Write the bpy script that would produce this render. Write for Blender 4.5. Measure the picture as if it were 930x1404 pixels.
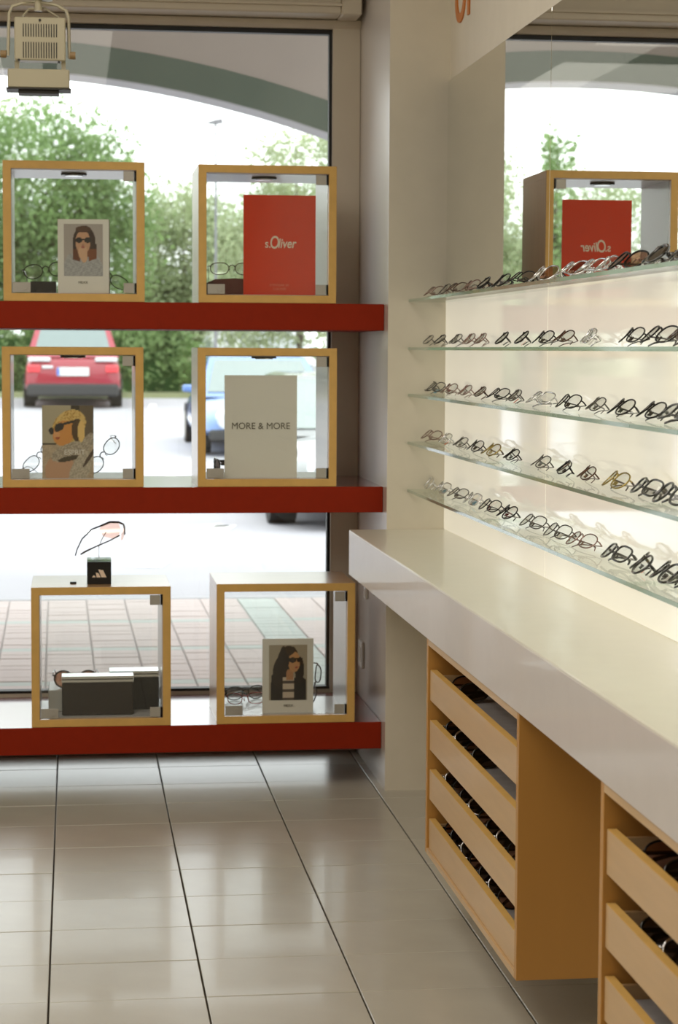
import bpy, bmesh, math, random
import numpy as np
from mathutils import Matrix, Vector, Euler
for o in list(bpy.data.objects): bpy.data.objects.remove(o)
random.seed(7); RNG = np.random.default_rng(7)
scn = bpy.context.scene; COL = scn.collection
PI = math.pi

# ------------------------------------------------------------------ camera
W_, H_, FPX = 930, 1404, 2828.45
YAW, PITCH, ROLL = (math.radians(a) for a in (7.3497, 4.4943, .3077))
EYE = Vector((0, 0, 1.25))
f0 = Vector((math.sin(YAW), math.cos(YAW), 0)); r0 = Vector((math.cos(YAW), -math.sin(YAW), 0)); zz = Vector((0, 0, 1))
FW = math.cos(PITCH)*f0 - math.sin(PITCH)*zz; UP0 = math.sin(PITCH)*f0 + math.cos(PITCH)*zz
RC = math.cos(ROLL)*r0 + math.sin(ROLL)*UP0; UP = -math.sin(ROLL)*r0 + math.cos(ROLL)*UP0
cd = bpy.data.cameras.new('camera'); cam = bpy.data.objects.new('camera', cd); COL.objects.link(cam)
cam.matrix_world = Matrix((( RC.x, UP.x, -FW.x, EYE.x), (RC.y, UP.y, -FW.y, EYE.y), (RC.z, UP.z, -FW.z, EYE.z), (0, 0, 0, 1)))
cd.sensor_fit = 'VERTICAL'; cd.sensor_height = 24; cd.lens = 24*FPX/H_; cd.clip_start = .05; cd.clip_end = 400
cd.dof.use_dof = True; cd.dof.focus_distance = 4.3; cd.dof.aperture_fstop = 5.6
scn.camera = cam
def ray(px, py): return FW + RC*(px-W_/2)/FPX - UP*(py-H_/2)/FPX
def onX(px, py, X): d = ray(px, py); return EYE + d*(X/d.x)
def onY(px, py, Y): d = ray(px, py); return EYE + d*(Y/d.y)

# ------------------------------------------------------------------ world, lights, exposure
wd = bpy.data.worlds.new('overcast_sky'); scn.world = wd; wd.use_nodes = True
nt = wd.node_tree; bg = nt.nodes['Background']
tc = nt.nodes.new('ShaderNodeTexCoord'); sx = nt.nodes.new('ShaderNodeSeparateXYZ'); mr = nt.nodes.new('ShaderNodeMapRange')
nt.links.new(tc.outputs['Generated'], sx.inputs[0]); nt.links.new(sx.outputs['Z'], mr.inputs['Value'])
mr.inputs['From Min'].default_value = 0; mr.inputs['From Max'].default_value = 1; mr.inputs['To Min'].default_value = 2.6; mr.inputs['To Max'].default_value = 4.2
bg.inputs['Color'].default_value = (.97, .985, 1, 1); nt.links.new(mr.outputs[0], bg.inputs['Strength'])
scn.view_settings.view_transform = 'Standard'; scn.view_settings.look = 'None'; scn.view_settings.gamma = 1
scn.view_settings.exposure = -0.04; scn.view_settings.use_curve_mapping = False
def area(name, loc, sx_, sy_, power, col, rot=(0, 0, 0), spread=PI):
    l = bpy.data.lights.new(name, 'AREA'); l.shape = 'RECTANGLE'; l.size = sx_; l.size_y = sy_; l.energy = power; l.color = col; l.spread = spread
    o = bpy.data.objects.new(name, l); COL.objects.link(o); o.location = loc; o.rotation_euler = rot; return o
WARM = (1, .94, .84)
for i, (x, y) in enumerate([(-2.6, .3), (-.9, .3), (-2.6, 2.0), (-.9, 2.0), (-2.6, 3.7), (-.9, 3.7)]):
    area('ceiling_light', (x, y, 2.68), 1.1, 1.1, 14.2, WARM)
area('display_light', (.1, 3.2, 2.68), .9, 4.4, 26, WARM, (0, math.radians(-24), 0))  # unseen soft fill, added to brighten the pillar and the shelf wall
po = area('window_portal', (-1.4, 6.42, 1.2), 4.4, 2.1, 1, (1, 1, 1), (math.radians(-90), 0, 0)); po.data.cycles.is_portal = True
try:
    scn.cycles.max_bounces = 12; scn.cycles.transparent_max_bounces = 40; scn.cycles.glossy_bounces = 6; scn.cycles.diffuse_bounces = 5
    scn.cycles.caustics_reflective = False; scn.cycles.caustics_refractive = False; scn.cycles.use_denoising = True
    scn.cycles.sample_clamp_indirect = 6
except Exception: pass

# ------------------------------------------------------------------ materials
def lin(r, g, b): return tuple(((c/255)/12.92 if c/255 <= .04045 else ((c/255+.055)/1.055)**2.4) for c in (r, g, b)) + (1,)
MAT = {}
def mat(name, col, rough=.6, metal=0, var=.04, scale=8, coat=0, bump=0, spec=.5, emit=0, stretch=(1, 1, 1), trans=0, cr_=.06):
    m = bpy.data.materials.new(name); m.use_nodes = True; n = m.node_tree; b = n.nodes['Principled BSDF']
    b.inputs['Roughness'].default_value = rough; b.inputs['Metallic'].default_value = metal
    b.inputs['Coat Weight'].default_value = coat; b.inputs['Coat Roughness'].default_value = cr_; b.inputs['Specular IOR Level'].default_value = spec
    t = n.nodes.new('ShaderNodeTexCoord'); mp = n.nodes.new('ShaderNodeMapping'); mp.inputs['Scale'].default_value = stretch
    no = n.nodes.new('ShaderNodeTexNoise'); no.inputs['Scale'].default_value = scale; no.inputs['Detail'].default_value = 5
    n.links.new(t.outputs['Object'], mp.inputs['Vector']); n.links.new(mp.outputs[0], no.inputs['Vector'])
    cr = n.nodes.new('ShaderNodeValToRGB'); c = col if len(col) == 4 else lin(*col)
    cr.color_ramp.elements[0].position = .3; cr.color_ramp.elements[1].position = .7
    cr.color_ramp.elements[0].color = tuple(x*(1-var) for x in c[:3]) + (1,); cr.color_ramp.elements[1].color = tuple(min(1, x*(1+var)) for x in c[:3]) + (1,)
    n.links.new(no.outputs['Fac'], cr.inputs[0]); n.links.new(cr.outputs[0], b.inputs['Base Color'])
    if bump:
        bp = n.nodes.new('ShaderNodeBump'); bp.inputs['Strength'].default_value = bump; bp.inputs['Distance'].default_value = .002
        n.links.new(no.outputs['Fac'], bp.inputs['Height']); n.links.new(bp.outputs[0], b.inputs['Normal'])
    if emit: b.inputs['Emission Color'].default_value = c; b.inputs['Emission Strength'].default_value = emit
    if trans: b.inputs['Transmission Weight'].default_value = trans
    MAT[name] = m; return m
def glass(name, tint=(1, 1, 1), f0_=.04, rough=0., amt=1.):
    m = bpy.data.materials.new(name); m.use_nodes = True; n = m.node_tree; n.nodes.clear()
    out = n.nodes.new('ShaderNodeOutputMaterial'); mx = n.nodes.new('ShaderNodeMixShader'); tr = n.nodes.new('ShaderNodeBsdfTransparent'); gl = n.nodes.new('ShaderNodeBsdfGlossy')
    lw = n.nodes.new('ShaderNodeLayerWeight'); lw.inputs['Blend'].default_value = .5
    pw = n.nodes.new('ShaderNodeMath'); pw.operation = 'POWER'; pw.inputs[1].default_value = 5
    ma = n.nodes.new('ShaderNodeMath'); ma.operation = 'MULTIPLY_ADD'; ma.inputs[1].default_value = (1-f0_)*amt; ma.inputs[2].default_value = f0_
    n.links.new(lw.outputs['Facing'], pw.inputs[0]); n.links.new(pw.outputs[0], ma.inputs[0]); n.links.new(ma.outputs[0], mx.inputs[0])
    tr.inputs[0].default_value = tuple(tint) + (1,); gl.inputs['Roughness'].default_value = rough
    n.links.new(tr.outputs[0], mx.inputs[1]); n.links.new(gl.outputs[0], mx.inputs[2]); n.links.new(mx.outputs[0], out.inputs[0])
    MAT[name] = m; return m
mat('plaster', (214, 206, 190), .7, var=.02, scale=14, bump=.15)
mat('satin_paint', (206, 198, 190), .28, var=.02, scale=5, coat=.25)
mat('ceiling_paint', (215, 208, 192), .8, var=.02)
mat('frame_white', (205, 196, 180), .4, var=.02)
mat('rubber_black', (14, 14, 14), .5)
mat('tile', (186, 182, 170), .27, var=.05, scale=5, bump=.1, coat=.15)
mat('grout', (60, 54, 44), .9)
mat('red_laminate', (120, 14, 4), .4, var=.03, scale=3, coat=1, cr_=.14)
mat('red_edge', (140, 36, 8), .6, var=.04, scale=40, spec=.15)
mat('beech', (204, 164, 112), .35, var=.05, scale=6, stretch=(1, 8, 1), coat=.9, cr_=.22)
mat('beech_edge', (210, 168, 94), .5, var=.06, scale=30)
mat('beech_front', (196, 162, 118), .45, var=.04, scale=10, stretch=(1, .6, 6), coat=.1)
mat('beech_side', (182, 132, 64), .45, var=.07, scale=5, stretch=(1, 1, .12), coat=.1)
mat('lining', (205, 200, 198), .35, var=.02, coat=.3)
mat('counter', (226, 222, 208), .3, var=.015, scale=20, coat=.3)
mat('fascia', (205, 197, 192), .4, var=.015, scale=20, coat=.25)
mat('back_panel', (240, 235, 220), .07, var=.008, scale=2, coat=.5, emit=.5)  # emission in the material makes the panels glow; no lamp stands behind them
mat('pewter', (96, 92, 88), .3, metal=.9, var=.05)
mat('steel', (176, 172, 164), .4, metal=.35, var=.04)
mat('chrome', (220, 220, 222), .12, metal=1, var=.02)
mat('gunmetal', (48, 45, 43), .3, metal=1, var=.05)
mat('bronze', (96, 72, 60), .3, metal=1, var=.05)
mat('gold_rim', (170, 150, 90), .3, metal=1, var=.05)
mat('rose_metal', (150, 122, 114), .3, metal=1, var=.05)
mat('acetate_black', (12, 11, 12), .12, coat=1)
mat('acetate_brown', (58, 28, 14), .15, var=.4, scale=60, coat=1)
mat('acetate_red', (150, 26, 20), .18, coat=1)
mat('acetate_teal', (40, 96, 104), .2, coat=.6)
mat('tag_blue', (120, 170, 190), .5); mat('tag_orange', (232, 120, 70), .5); mat('tag_white', (240, 238, 230), .5); mat('tag_pink', (226, 150, 130), .5)
mat('card_white', (228, 224, 215), .5, var=.01); mat('card_edge', (120, 84, 60), .6)
mat('card_red', (216, 52, 2), .5, var=.03, coat=.1, spec=.25)
mat('print_white', (236, 216, 196), .6, var=.01); mat('print_grey', (90, 84, 66), .6, var=.01); mat('print_pink', (226, 130, 96), .6)
mat('lettering', (196, 116, 46), .5)
mat('case_brown', (32, 22, 15), .5, var=.12, scale=60, bump=.3); mat('case_black', (14, 13, 12), .35); mat('case_red', (84, 24, 8), .45)
mat('pad_grey', (190, 190, 194), .8, var=.1, scale=30)
mat('lamp_body', (186, 178, 152), .4, var=.02); mat('lamp_dark', (34, 30, 22), .5); mat('knob_brass', (150, 122, 80), .4)
mat('socket', (222, 220, 212), .35)
mat('arcade_plaster', (168, 158, 150), .8, var=.03, scale=3, bump=.2); mat('arcade_green', (92, 104, 92), .7, var=.04, scale=3); mat('arcade_soffit', (172, 172, 176), .7, var=.03)
mat('brick_rose', (200, 187, 183), .75, var=.04, scale=9, bump=.2); mat('brick_grey', (184, 191, 186), .75, var=.04, scale=9, bump=.2); mat('joint', (172, 167, 165), .95)
mat('asphalt', (162, 161, 166), .8, var=.1, scale=.35, bump=.3); mat('road_paint', (236, 236, 232), .6)
mat('bank', (120, 124, 90), .9, var=.25, scale=1)
mat('leaf', (134, 160, 104), .6, var=.3, scale=.9); mat('leaf_pale', (172, 184, 146), .6, var=.25, scale=.9); mat('leaf_dark', (58, 100, 34), .6, var=.3, scale=.9); mat('bark', (84, 72, 60), .9, var=.2)
for k in ('leaf', 'leaf_pale', 'leaf_dark'):
    m = MAT[k]; n = m.node_tree; b = n.nodes['Principled BSDF']; out = n.nodes['Material Output']
    tl = n.nodes.new('ShaderNodeBsdfTranslucent'); mx = n.nodes.new('ShaderNodeMixShader'); mx.inputs[0].default_value = .45
    n.links.new(b.inputs['Base Color'].links[0].from_socket, tl.inputs[0]); n.links.new(b.outputs[0], mx.inputs[1]); n.links.new(tl.outputs[0], mx.inputs[2]); n.links.new(mx.outputs[0], out.inputs[0])
mat('car_red', (150, 8, 40), .3, coat=1, var=.02); mat('car_blue', (98, 132, 190), .3, coat=1, var=.02); mat('car_grey', (110, 114, 116), .3, coat=1, var=.02); mat('car_white', (220, 222, 226), .3, coat=1, var=.02)
mat('car_glass', (90, 110, 106), .08, coat=1, var=.05, spec=.9); mat('tyre', (22, 22, 22), .8); mat('bumper_dark', (52, 52, 54), .7); mat('tail_red', (230, 70, 80), .3, coat=1); mat('lamp_clear', (220, 225, 228), .2, coat=1)
mat('plate', (216, 224, 222), .4); mat('plate_blue', (70, 100, 200), .4); mat('post_grey', (120, 120, 122), .5)
mat('fabric_dark', (10, 10, 12), .6)
glass('pane', (.97, .99, .98)); glass('door_glass', (.975, .985, .98)); glass('lens', (.93, .94, .93), .10); glass('shelf_glass', (.96, .985, .965), amt=.45)
glass('lens_dark', (.12, .08, .06), .06); glass('lens_brown', (.42, .22, .14), .06); glass('lens_orange', (.93, .66, .56), .06); glass('clear_plastic', (.9, .93, .93), .06)
m = mat('glass_edge', (150, 186, 160), .15, var=.03, coat=.6); m.node_tree.nodes['Principled BSDF'].inputs['Transmission Weight'].default_value = .25
m = bpy.data.materials.new('mirror'); m.use_nodes = True; b = m.node_tree.nodes['Principled BSDF']; b.inputs['Metallic'].default_value = 1; b.inputs['Roughness'].default_value = 0.0; b.inputs['Base Color'].default_value = (.90, .91, .88, 1); MAT['mirror'] = m
m = bpy.data.materials.new('print'); m.use_nodes = True; n = m.node_tree; at_ = n.nodes.new('ShaderNodeAttribute'); at_.attribute_name = 'ink'
n.links.new(at_.outputs['Color'], n.nodes['Principled BSDF'].inputs['Base Color']); n.nodes['Principled BSDF'].inputs['Roughness'].default_value = .5; MAT['print'] = m

# ------------------------------------------------------------------ mesh helpers
class MB:
    def __init__(s): s.v = []; s.f = []; s.mi = []
    def add(s, vs, fs, mi=0):
        k = len(s.v); s.v += [tuple(p) for p in vs]; s.f += [tuple(i+k for i in q) for q in fs]; s.mi += [mi]*len(fs); return s
    def box(s, a, b, mi=0, bev=0):
        (x0, y0, z0), (x1, y1, z1) = a, b
        x0, x1 = sorted((x0, x1)); y0, y1 = sorted((y0, y1)); z0, z1 = sorted((z0, z1))
        if bev <= 0:
            vs = [(x0, y0, z0), (x1, y0, z0), (x1, y1, z0), (x0, y1, z0), (x0, y0, z1), (x1, y0, z1), (x1, y1, z1), (x0, y1, z1)]
            return s.add(vs, [(0, 3, 2, 1), (4, 5, 6, 7), (0, 1, 5, 4), (1, 2, 6, 5), (2, 3, 7, 6), (3, 0, 4, 7)], mi)
        bm = bmesh.new(); bmesh.ops.create_cube(bm, size=1)
        for v in bm.verts: v.co = Vector(((x0+x1)/2 + v.co.x*(x1-x0), (y0+y1)/2 + v.co.y*(y1-y0), (z0+z1)/2 + v.co.z*(z1-z0)))
        bmesh.ops.bevel(bm, geom=list(bm.edges), offset=bev, segments=1, affect='EDGES')
        bm.verts.index_update(); s.add([v.co[:] for v in bm.verts], [[v.index for v in f.verts] for f in bm.faces], mi); bm.free(); return s
    def tube(s, pts, r, n=8, closed=False, mi=0, flat=1., ref=None, cap=True):
        pts = [Vector(p) for p in pts]; N = len(pts); rings = []; ref = Vector(ref) if ref else Vector((0, 0, 1))
        for i, p in enumerate(pts):
            if closed: t = pts[(i+1) % N]-pts[i-1]
            else: t = pts[min(i+1, N-1)]-pts[max(i-1, 0)]
            t.normalize(); a = ref - t*ref.dot(t)
            if a.length < 1e-4: a = Vector((1, 0, 0)) - t*t.x
            if a.length < 1e-4: a = Vector((0, 1, 0)) - t*t.y
            a.normalize(); b = t.cross(a); rr = r[i] if hasattr(r, '__len__') else r
            rings.append([p + a*rr*math.cos(2*PI*k/n) + b*rr*flat*math.sin(2*PI*k/n) for k in range(n)])
        vs = [q for g in rings for q in g]; fs = []
        for i in range(N if closed else N-1):
            j = (i+1) % N
            for k in range(n): fs.append((i*n+k, i*n+(k+1) % n, j*n+(k+1) % n, j*n+k))
        if not closed and cap: fs += [tuple(range(n))[::-1], tuple((N-1)*n+k for k in range(n))]
        return s.add(vs, fs, mi)
    def cyl(s, a, b, r, n=16, r2=None, mi=0): return s.tube([a, b], [r, r2 if r2 is not None else r], n, mi=mi)
    def prism(s, poly, axis, a, b, mi=0):
        # poly of 2-D points extruded along axis 0/1/2 from a to b
        def P(q, t): return {0: (t, q[0], q[1]), 1: (q[0], t, q[1]), 2: (q[0], q[1], t)}[axis]
        n = len(poly); vs = [P(q, a) for q in poly] + [P(q, b) for q in poly]
        return s.add(vs, [tuple(range(n))[::-1], tuple(range(n, 2*n))] + [(i, (i+1) % n, n+(i+1) % n, n+i) for i in range(n)], mi)
    def disc(s, pts, mi=0): return s.add(pts, [tuple(range(len(pts)))], mi)
    def mesh(s, name, mats, smooth=False):
        me = bpy.data.meshes.new(name); me.from_pydata(s.v, [], s.f)
        for m_ in (mats if isinstance(mats, (list, tuple)) else [mats]): me.materials.append(MAT[m_])
        me.polygons.foreach_set('material_index', s.mi)
        bm = bmesh.new(); bm.from_mesh(me); bmesh.ops.recalc_face_normals(bm, faces=bm.faces); bm.to_mesh(me); bm.free()
        if smooth: me.polygons.foreach_set('use_smooth', [True]*len(me.polygons))
        me.update(); return me
    def build(s, name, mats, parent=None, smooth=False, loc=None):
        o = bpy.data.objects.new(name, s.mesh(name, mats, smooth)); COL.objects.link(o)
        if parent: o.parent = parent
        if loc: o.location = loc
        return o
def tag(o, label=None, cat=None, group=None, kind=None):
    for k, v in (('label', label), ('category', cat), ('group', group), ('kind', kind)):
        if v: o[k] = v
    return o
def empty(name, loc=(0, 0, 0), rot=(0, 0, 0)):
    o = bpy.data.objects.new(name, None); COL.objects.link(o); o.location = loc; o.rotation_euler = rot; o.empty_display_size = .05; return o
def struct(o): o['kind'] = 'structure'; return o
def text(body, size, m, parent, loc, rot, name='lettering', align='CENTER', shear=0, offset=0, sx_=1, extr=.0003):
    c = bpy.data.curves.new(name, 'FONT'); c.body = body; c.size = size; c.align_x = align; c.shear = shear; c.extrude = extr; c.offset = offset
    c.materials.append(MAT[m]); t_ = bpy.data.objects.new(name, c); COL.objects.link(t_); bpy.context.view_layer.update(); me = bpy.data.meshes.new_from_object(t_.evaluated_get(bpy.context.evaluated_depsgraph_get()))
    bpy.data.objects.remove(t_); me.materials.clear(); me.materials.append(MAT[m]); o = bpy.data.objects.new(name, me)
    COL.objects.link(o); o.parent = parent; o.location = loc; o.rotation_euler = rot; o.scale = (sx_, 1, 1); return o
FACE = (PI/2, 0, 0)       # text facing -Y

# ------------------------------------------------------------------ key dimensions
XR, XP, YP, YW, YB = 1.043, .874, 5.726, 6.338, 5.799
XL, YBACK, ZC = -4.0, -2.0, 2.72
ZT, ZBF = 2.2085, .186       # window opening
CX, CZ, CZB = .768, .7464, .6197

# ------------------------------------------------------------------ floor
fl = MB().box((XL-.1, YBACK-.1, -.12), (XR+.1, YW+.1, -.006)).build('floor', 'grout'); struct(fl)
TX, TP, TY, TPY, G = -.0523, .3014, 5.8768, .2462, .0035
tl_mesh = {}
def tile_mesh(w, d):
    k = (round(w, 3), round(d, 3))
    if k not in tl_mesh: tl_mesh[k] = MB().box((0, 0, -.006), (w, d, 0), bev=.0012).mesh('tile', 'tile')
    return tl_mesh[k]
rest = MB()
for i in range(-14, 5):
    for j in range(-34, 3):
        x0, x1 = TX+i*TP+G/2, TX+(i+1)*TP-G/2; y0, y1 = TY+j*TPY+G*.35, TY+(j+1)*TPY-G*.35
        x0, x1 = max(x0, XL), min(x1, XR); y0, y1 = max(y0, YBACK), min(y1, YW)
        if x1-x0 < .02 or y1-y0 < .02: continue
        if -4 <= i and y1 > 3.1:
            o = bpy.data.objects.new('tile', tile_mesh(x1-x0, y1-y0)); COL.objects.link(o); o.parent = fl
            o.location = (x0, y0, random.uniform(-.0006, .0003)); o.rotation_euler = (random.uniform(-.0012, .0012), random.uniform(-.0012, .0012), 0)
        else: rest.box((x0, y0, -.006), (x1, y1, 0))
tag(rest.build('floor_tiling', 'tile', fl), kind='stuff')

# ------------------------------------------------------------------ shell
struct(MB().box((XR, YBACK-.1, 0), (XR+.15, YW+.3, ZC)).build('wall_right', 'plaster'))
struct(MB().box((XP, YP, 0), (XR, YW+.3, ZC)).build('wall_corner', ['plaster', 'satin_paint']))
o = bpy.data.objects['wall_corner']
for p in o.data.polygons:
    if p.normal.x < -.5: p.material_index = 1
struct(MB().box((XL-.15, YBACK-.1, 0), (XL, YW+.3, ZC)).build('wall_left', 'plaster'))
struct(MB().box((XL, YBACK-.15, 0), (XR, YBACK, ZC)).build('wall_back', 'plaster'))
struct(MB().box((XL-.1, YBACK-.1, ZC), (XR+.1, YW+.1, ZC+.12)).build('ceiling', 'ceiling_paint'))
struct(MB().box((XL, YW, 2.275), (XP, YW+.3, ZC)).box((XL, YW, 0), (-3.6, YW+.3, ZC)).build('wall_window', 'plaster'))
# window
win = struct(empty('window_1', (0, YW, .13)))
def rel(o): return o
WX0, WX1 = -3.6, .789
wf = MB()
def wbox(a, b, mi=0, bev=0, mb=None): (mb or wf).box((a[0], a[1]-YW, a[2]-.13), (b[0], b[1]-YW, b[2]-.13), mi, bev)
wbox((WX1, YW-.02, .002), (XP-.001, YW+.08, 2.275)); wbox((WX0-.08, YW-.02, .002), (WX0, YW+.08, 2.275))
wbox((WX0, YW-.02, ZT+.014), (WX1, YW+.08, 2.275)); wbox((WX0, YW-.005, .15), (WX1, YW+.06, .195)); wbox((WX0, YW-.01, .002), (WX1, YW+.08, .03))
wf.prism([(-.02, 2.2225-.13), (-.034, 2.2325-.13), (-.034, 2.246-.13), (-.02, 2.25-.13)], 0, WX0, XP-.001)
wf.build('window_frame', 'frame_white', win)
g = MB(); 
wbox((WX0, YW+.0, ZT), (WX1, YW+.03, ZT+.014), mb=g); wbox((WX1-.009, YW, .2), (WX1, YW+.03, ZT), mb=g); wbox((WX0, YW-.007, .195), (WX1, YW+.03, .203), mb=g); wbox((WX0, YW, .2), (WX0+.009, YW+.03, ZT), mb=g)
g.build('gasket', 'rubber_black', win)
g = MB(); wbox((WX0, YW+.012, .19), (WX1-.003, YW+.024, ZT+.004), mb=g); g.build('window_pane', 'pane', win)
g = MB(); wbox((WX0, YW+.012, .028), (WX1-.003, YW+.024, .152), mb=g); g.build('lower_pane', 'pane', win)
# blind box / cornice rail above the window
rl = struct(empty('trim_1', (0, 0, 2.249)))
MB().box((XL, 6.2, 0), (.80, YW-.005, .10), bev=.004).box((XL, 6.19, .022), (.80, 6.2, .03)).build('rail_profile', 'frame_white', rl)
MB().box((.80, 6.188, -.004), (.86, YW-.005, .1), bev=.004).build('end_cap', 'frame_white', rl)

# ------------------------------------------------------------------ right wall: mirror, panels, lettering
ZM = 1.9965; ZS = [1.3918, 1.2582, 1.1286, .9942, .8602]; XS = .9318
ys = [YP-.003, 4.462, 3.20, 1.94, .68, -.58]
for k in range(5):
    lab = ['wall mirror panel next to the white pillar above the glass shelves', 'wall mirror panel reflecting the display case with red card', None, None, None][k]
    if k < 2:
        o = MB().box((XR-.006, ys[k+1]+.0015, ZS[0]+.004), (XR-.0005, ys[k], ZM), bev=.001).build('wall_mirror', 'mirror'); tag(o, lab, 'mirror', 'mirror panels on the right wall')
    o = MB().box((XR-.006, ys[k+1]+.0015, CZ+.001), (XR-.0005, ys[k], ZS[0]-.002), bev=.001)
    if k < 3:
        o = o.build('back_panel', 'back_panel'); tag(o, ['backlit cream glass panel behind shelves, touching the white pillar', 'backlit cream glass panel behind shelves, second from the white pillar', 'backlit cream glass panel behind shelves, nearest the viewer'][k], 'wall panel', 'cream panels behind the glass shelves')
lt = empty('wall_lettering', (XR, 5.648, 2.135)); tag(lt, 'orange brown letters on the white wall above the mirror', 'lettering')
LETT = text('or', .30, 'lettering', lt, (-.002, 0, 0), (PI/2, 0, -PI/2), 'letters', 'LEFT', extr=.002)

# glass shelves
joints = [YP-.002, 4.69, 3.395, 2.10]
SN = ['top', 'second', 'third', 'fourth', 'bottom']
for i, z in enumerate(ZS):
    for k in range(3):
        y1, y0 = joints[k]-(.0015 if k else 0), joints[k+1]
        r = empty('glass_shelf', (XS, y0, z-.008)); 
        tag(r, ['%s glass shelf length touching the white pillar', '%s glass shelf middle length', '%s glass shelf length nearest the viewer'][k] % SN[i] + ' on the cream wall', 'shelf', 'glass shelves along the right wall')
        a = MB().box((.0015, .0015, 0), (XR-.006-XS, y1-y0, .008)); a.build('glass_plate', 'shelf_glass', r)
        MB().box((0, 0, .0003), (.0014, y1-y0, .0077)).build('polished_edge', 'glass_edge', r)

# counter
ct = empty('display_counter', (0, 0, 0)); tag(ct, 'long white counter with deep fascia under the glass shelves', 'counter')
MB().box((CX, YBACK+1.2, CZ-.03), (XR-.0005, YP-.001, CZ), bev=.0015).build('worktop', 'counter', ct)
MB().box((CX-.0005, YBACK+1.2, CZB), (CX+.03, YP-.001, CZ-.004), bev=.001).build('fascia', 'fascia', ct)
MB().box((CX+.03, YP-.03, CZB), (XR-.0005, YP-.001, CZ-.03)).build('end_rail', 'fascia', ct)

# ------------------------------------------------------------------ drawer cabinets
CB = .1415; FXP = .775
tops = [.551, .440, .330, .220]; bots = [.484, .374, .264, .1545]
def cabinet(y0, y1, label):
    r = empty('drawer_cabinet', (CX, y0, CB)); tag(r, label, 'cabinet', 'beech drawer cabinets under the counter')
    L = y1-y0; D = XR-.002-CX; Hh = CZB-CB-.0005; t = .018
    MB().box((.002, 0, 0), (D, t, Hh), bev=.0008).build('side_panel', 'beech_side', r)
    MB().box((.002, L-t, 0), (D, L, Hh), bev=.0008).build('side_panel', 'beech_side', r)
    MB().box((.002, t, Hh-.014), (D, L-t, Hh)).build('top_panel', 'beech_front', r)
    MB().box((.002, t, 0), (D, L-t, .0118)).build('bottom_panel', 'beech_front', r)
    MB().box((D-.008, t, .0118), (D, L-t, Hh-.014)).build('back_panel', 'beech_side', r)
    for k in range(4):
        zt_, zb_ = tops[k]-CB, bots[k]-CB; x = FXP-CX
        d = MB().box((x, t+.003, zb_), (x+.014, L-t-.003, zt_-.0008)).build('drawer_front', 'beech_front', r)
        MB().box((x+.0005, t+.003, zt_-.0009), (x+.0142, L-t-.003, zt_)).build('top_edge', 'beech_edge', d)
        MB().box((x+.014, t+.004, zb_+.008), (D-.012, t+.014, zt_-.012)).box((x+.014, L-t-.014, zb_+.008), (D-.012, L-t-.004, zt_-.012)).box((x+.014, t+.004, zb_+.008), (D-.012, L-t-.004, zb_+.014)).build('drawer_tray', 'beech_front', d)
        MB().box((x+.016, t+.016, zb_+.014), (D-.014, L-t-.016, zb_+.033)).build('tray_liner', 'pad_grey', d)
    return r
cabinet(3.4942, 4.4445, 'beech cabinet of four open fronted drawers, hung nearer the window')
cabinet(1.98, 2.9295, 'beech cabinet of open fronted drawers, hung nearer the viewer')

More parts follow.
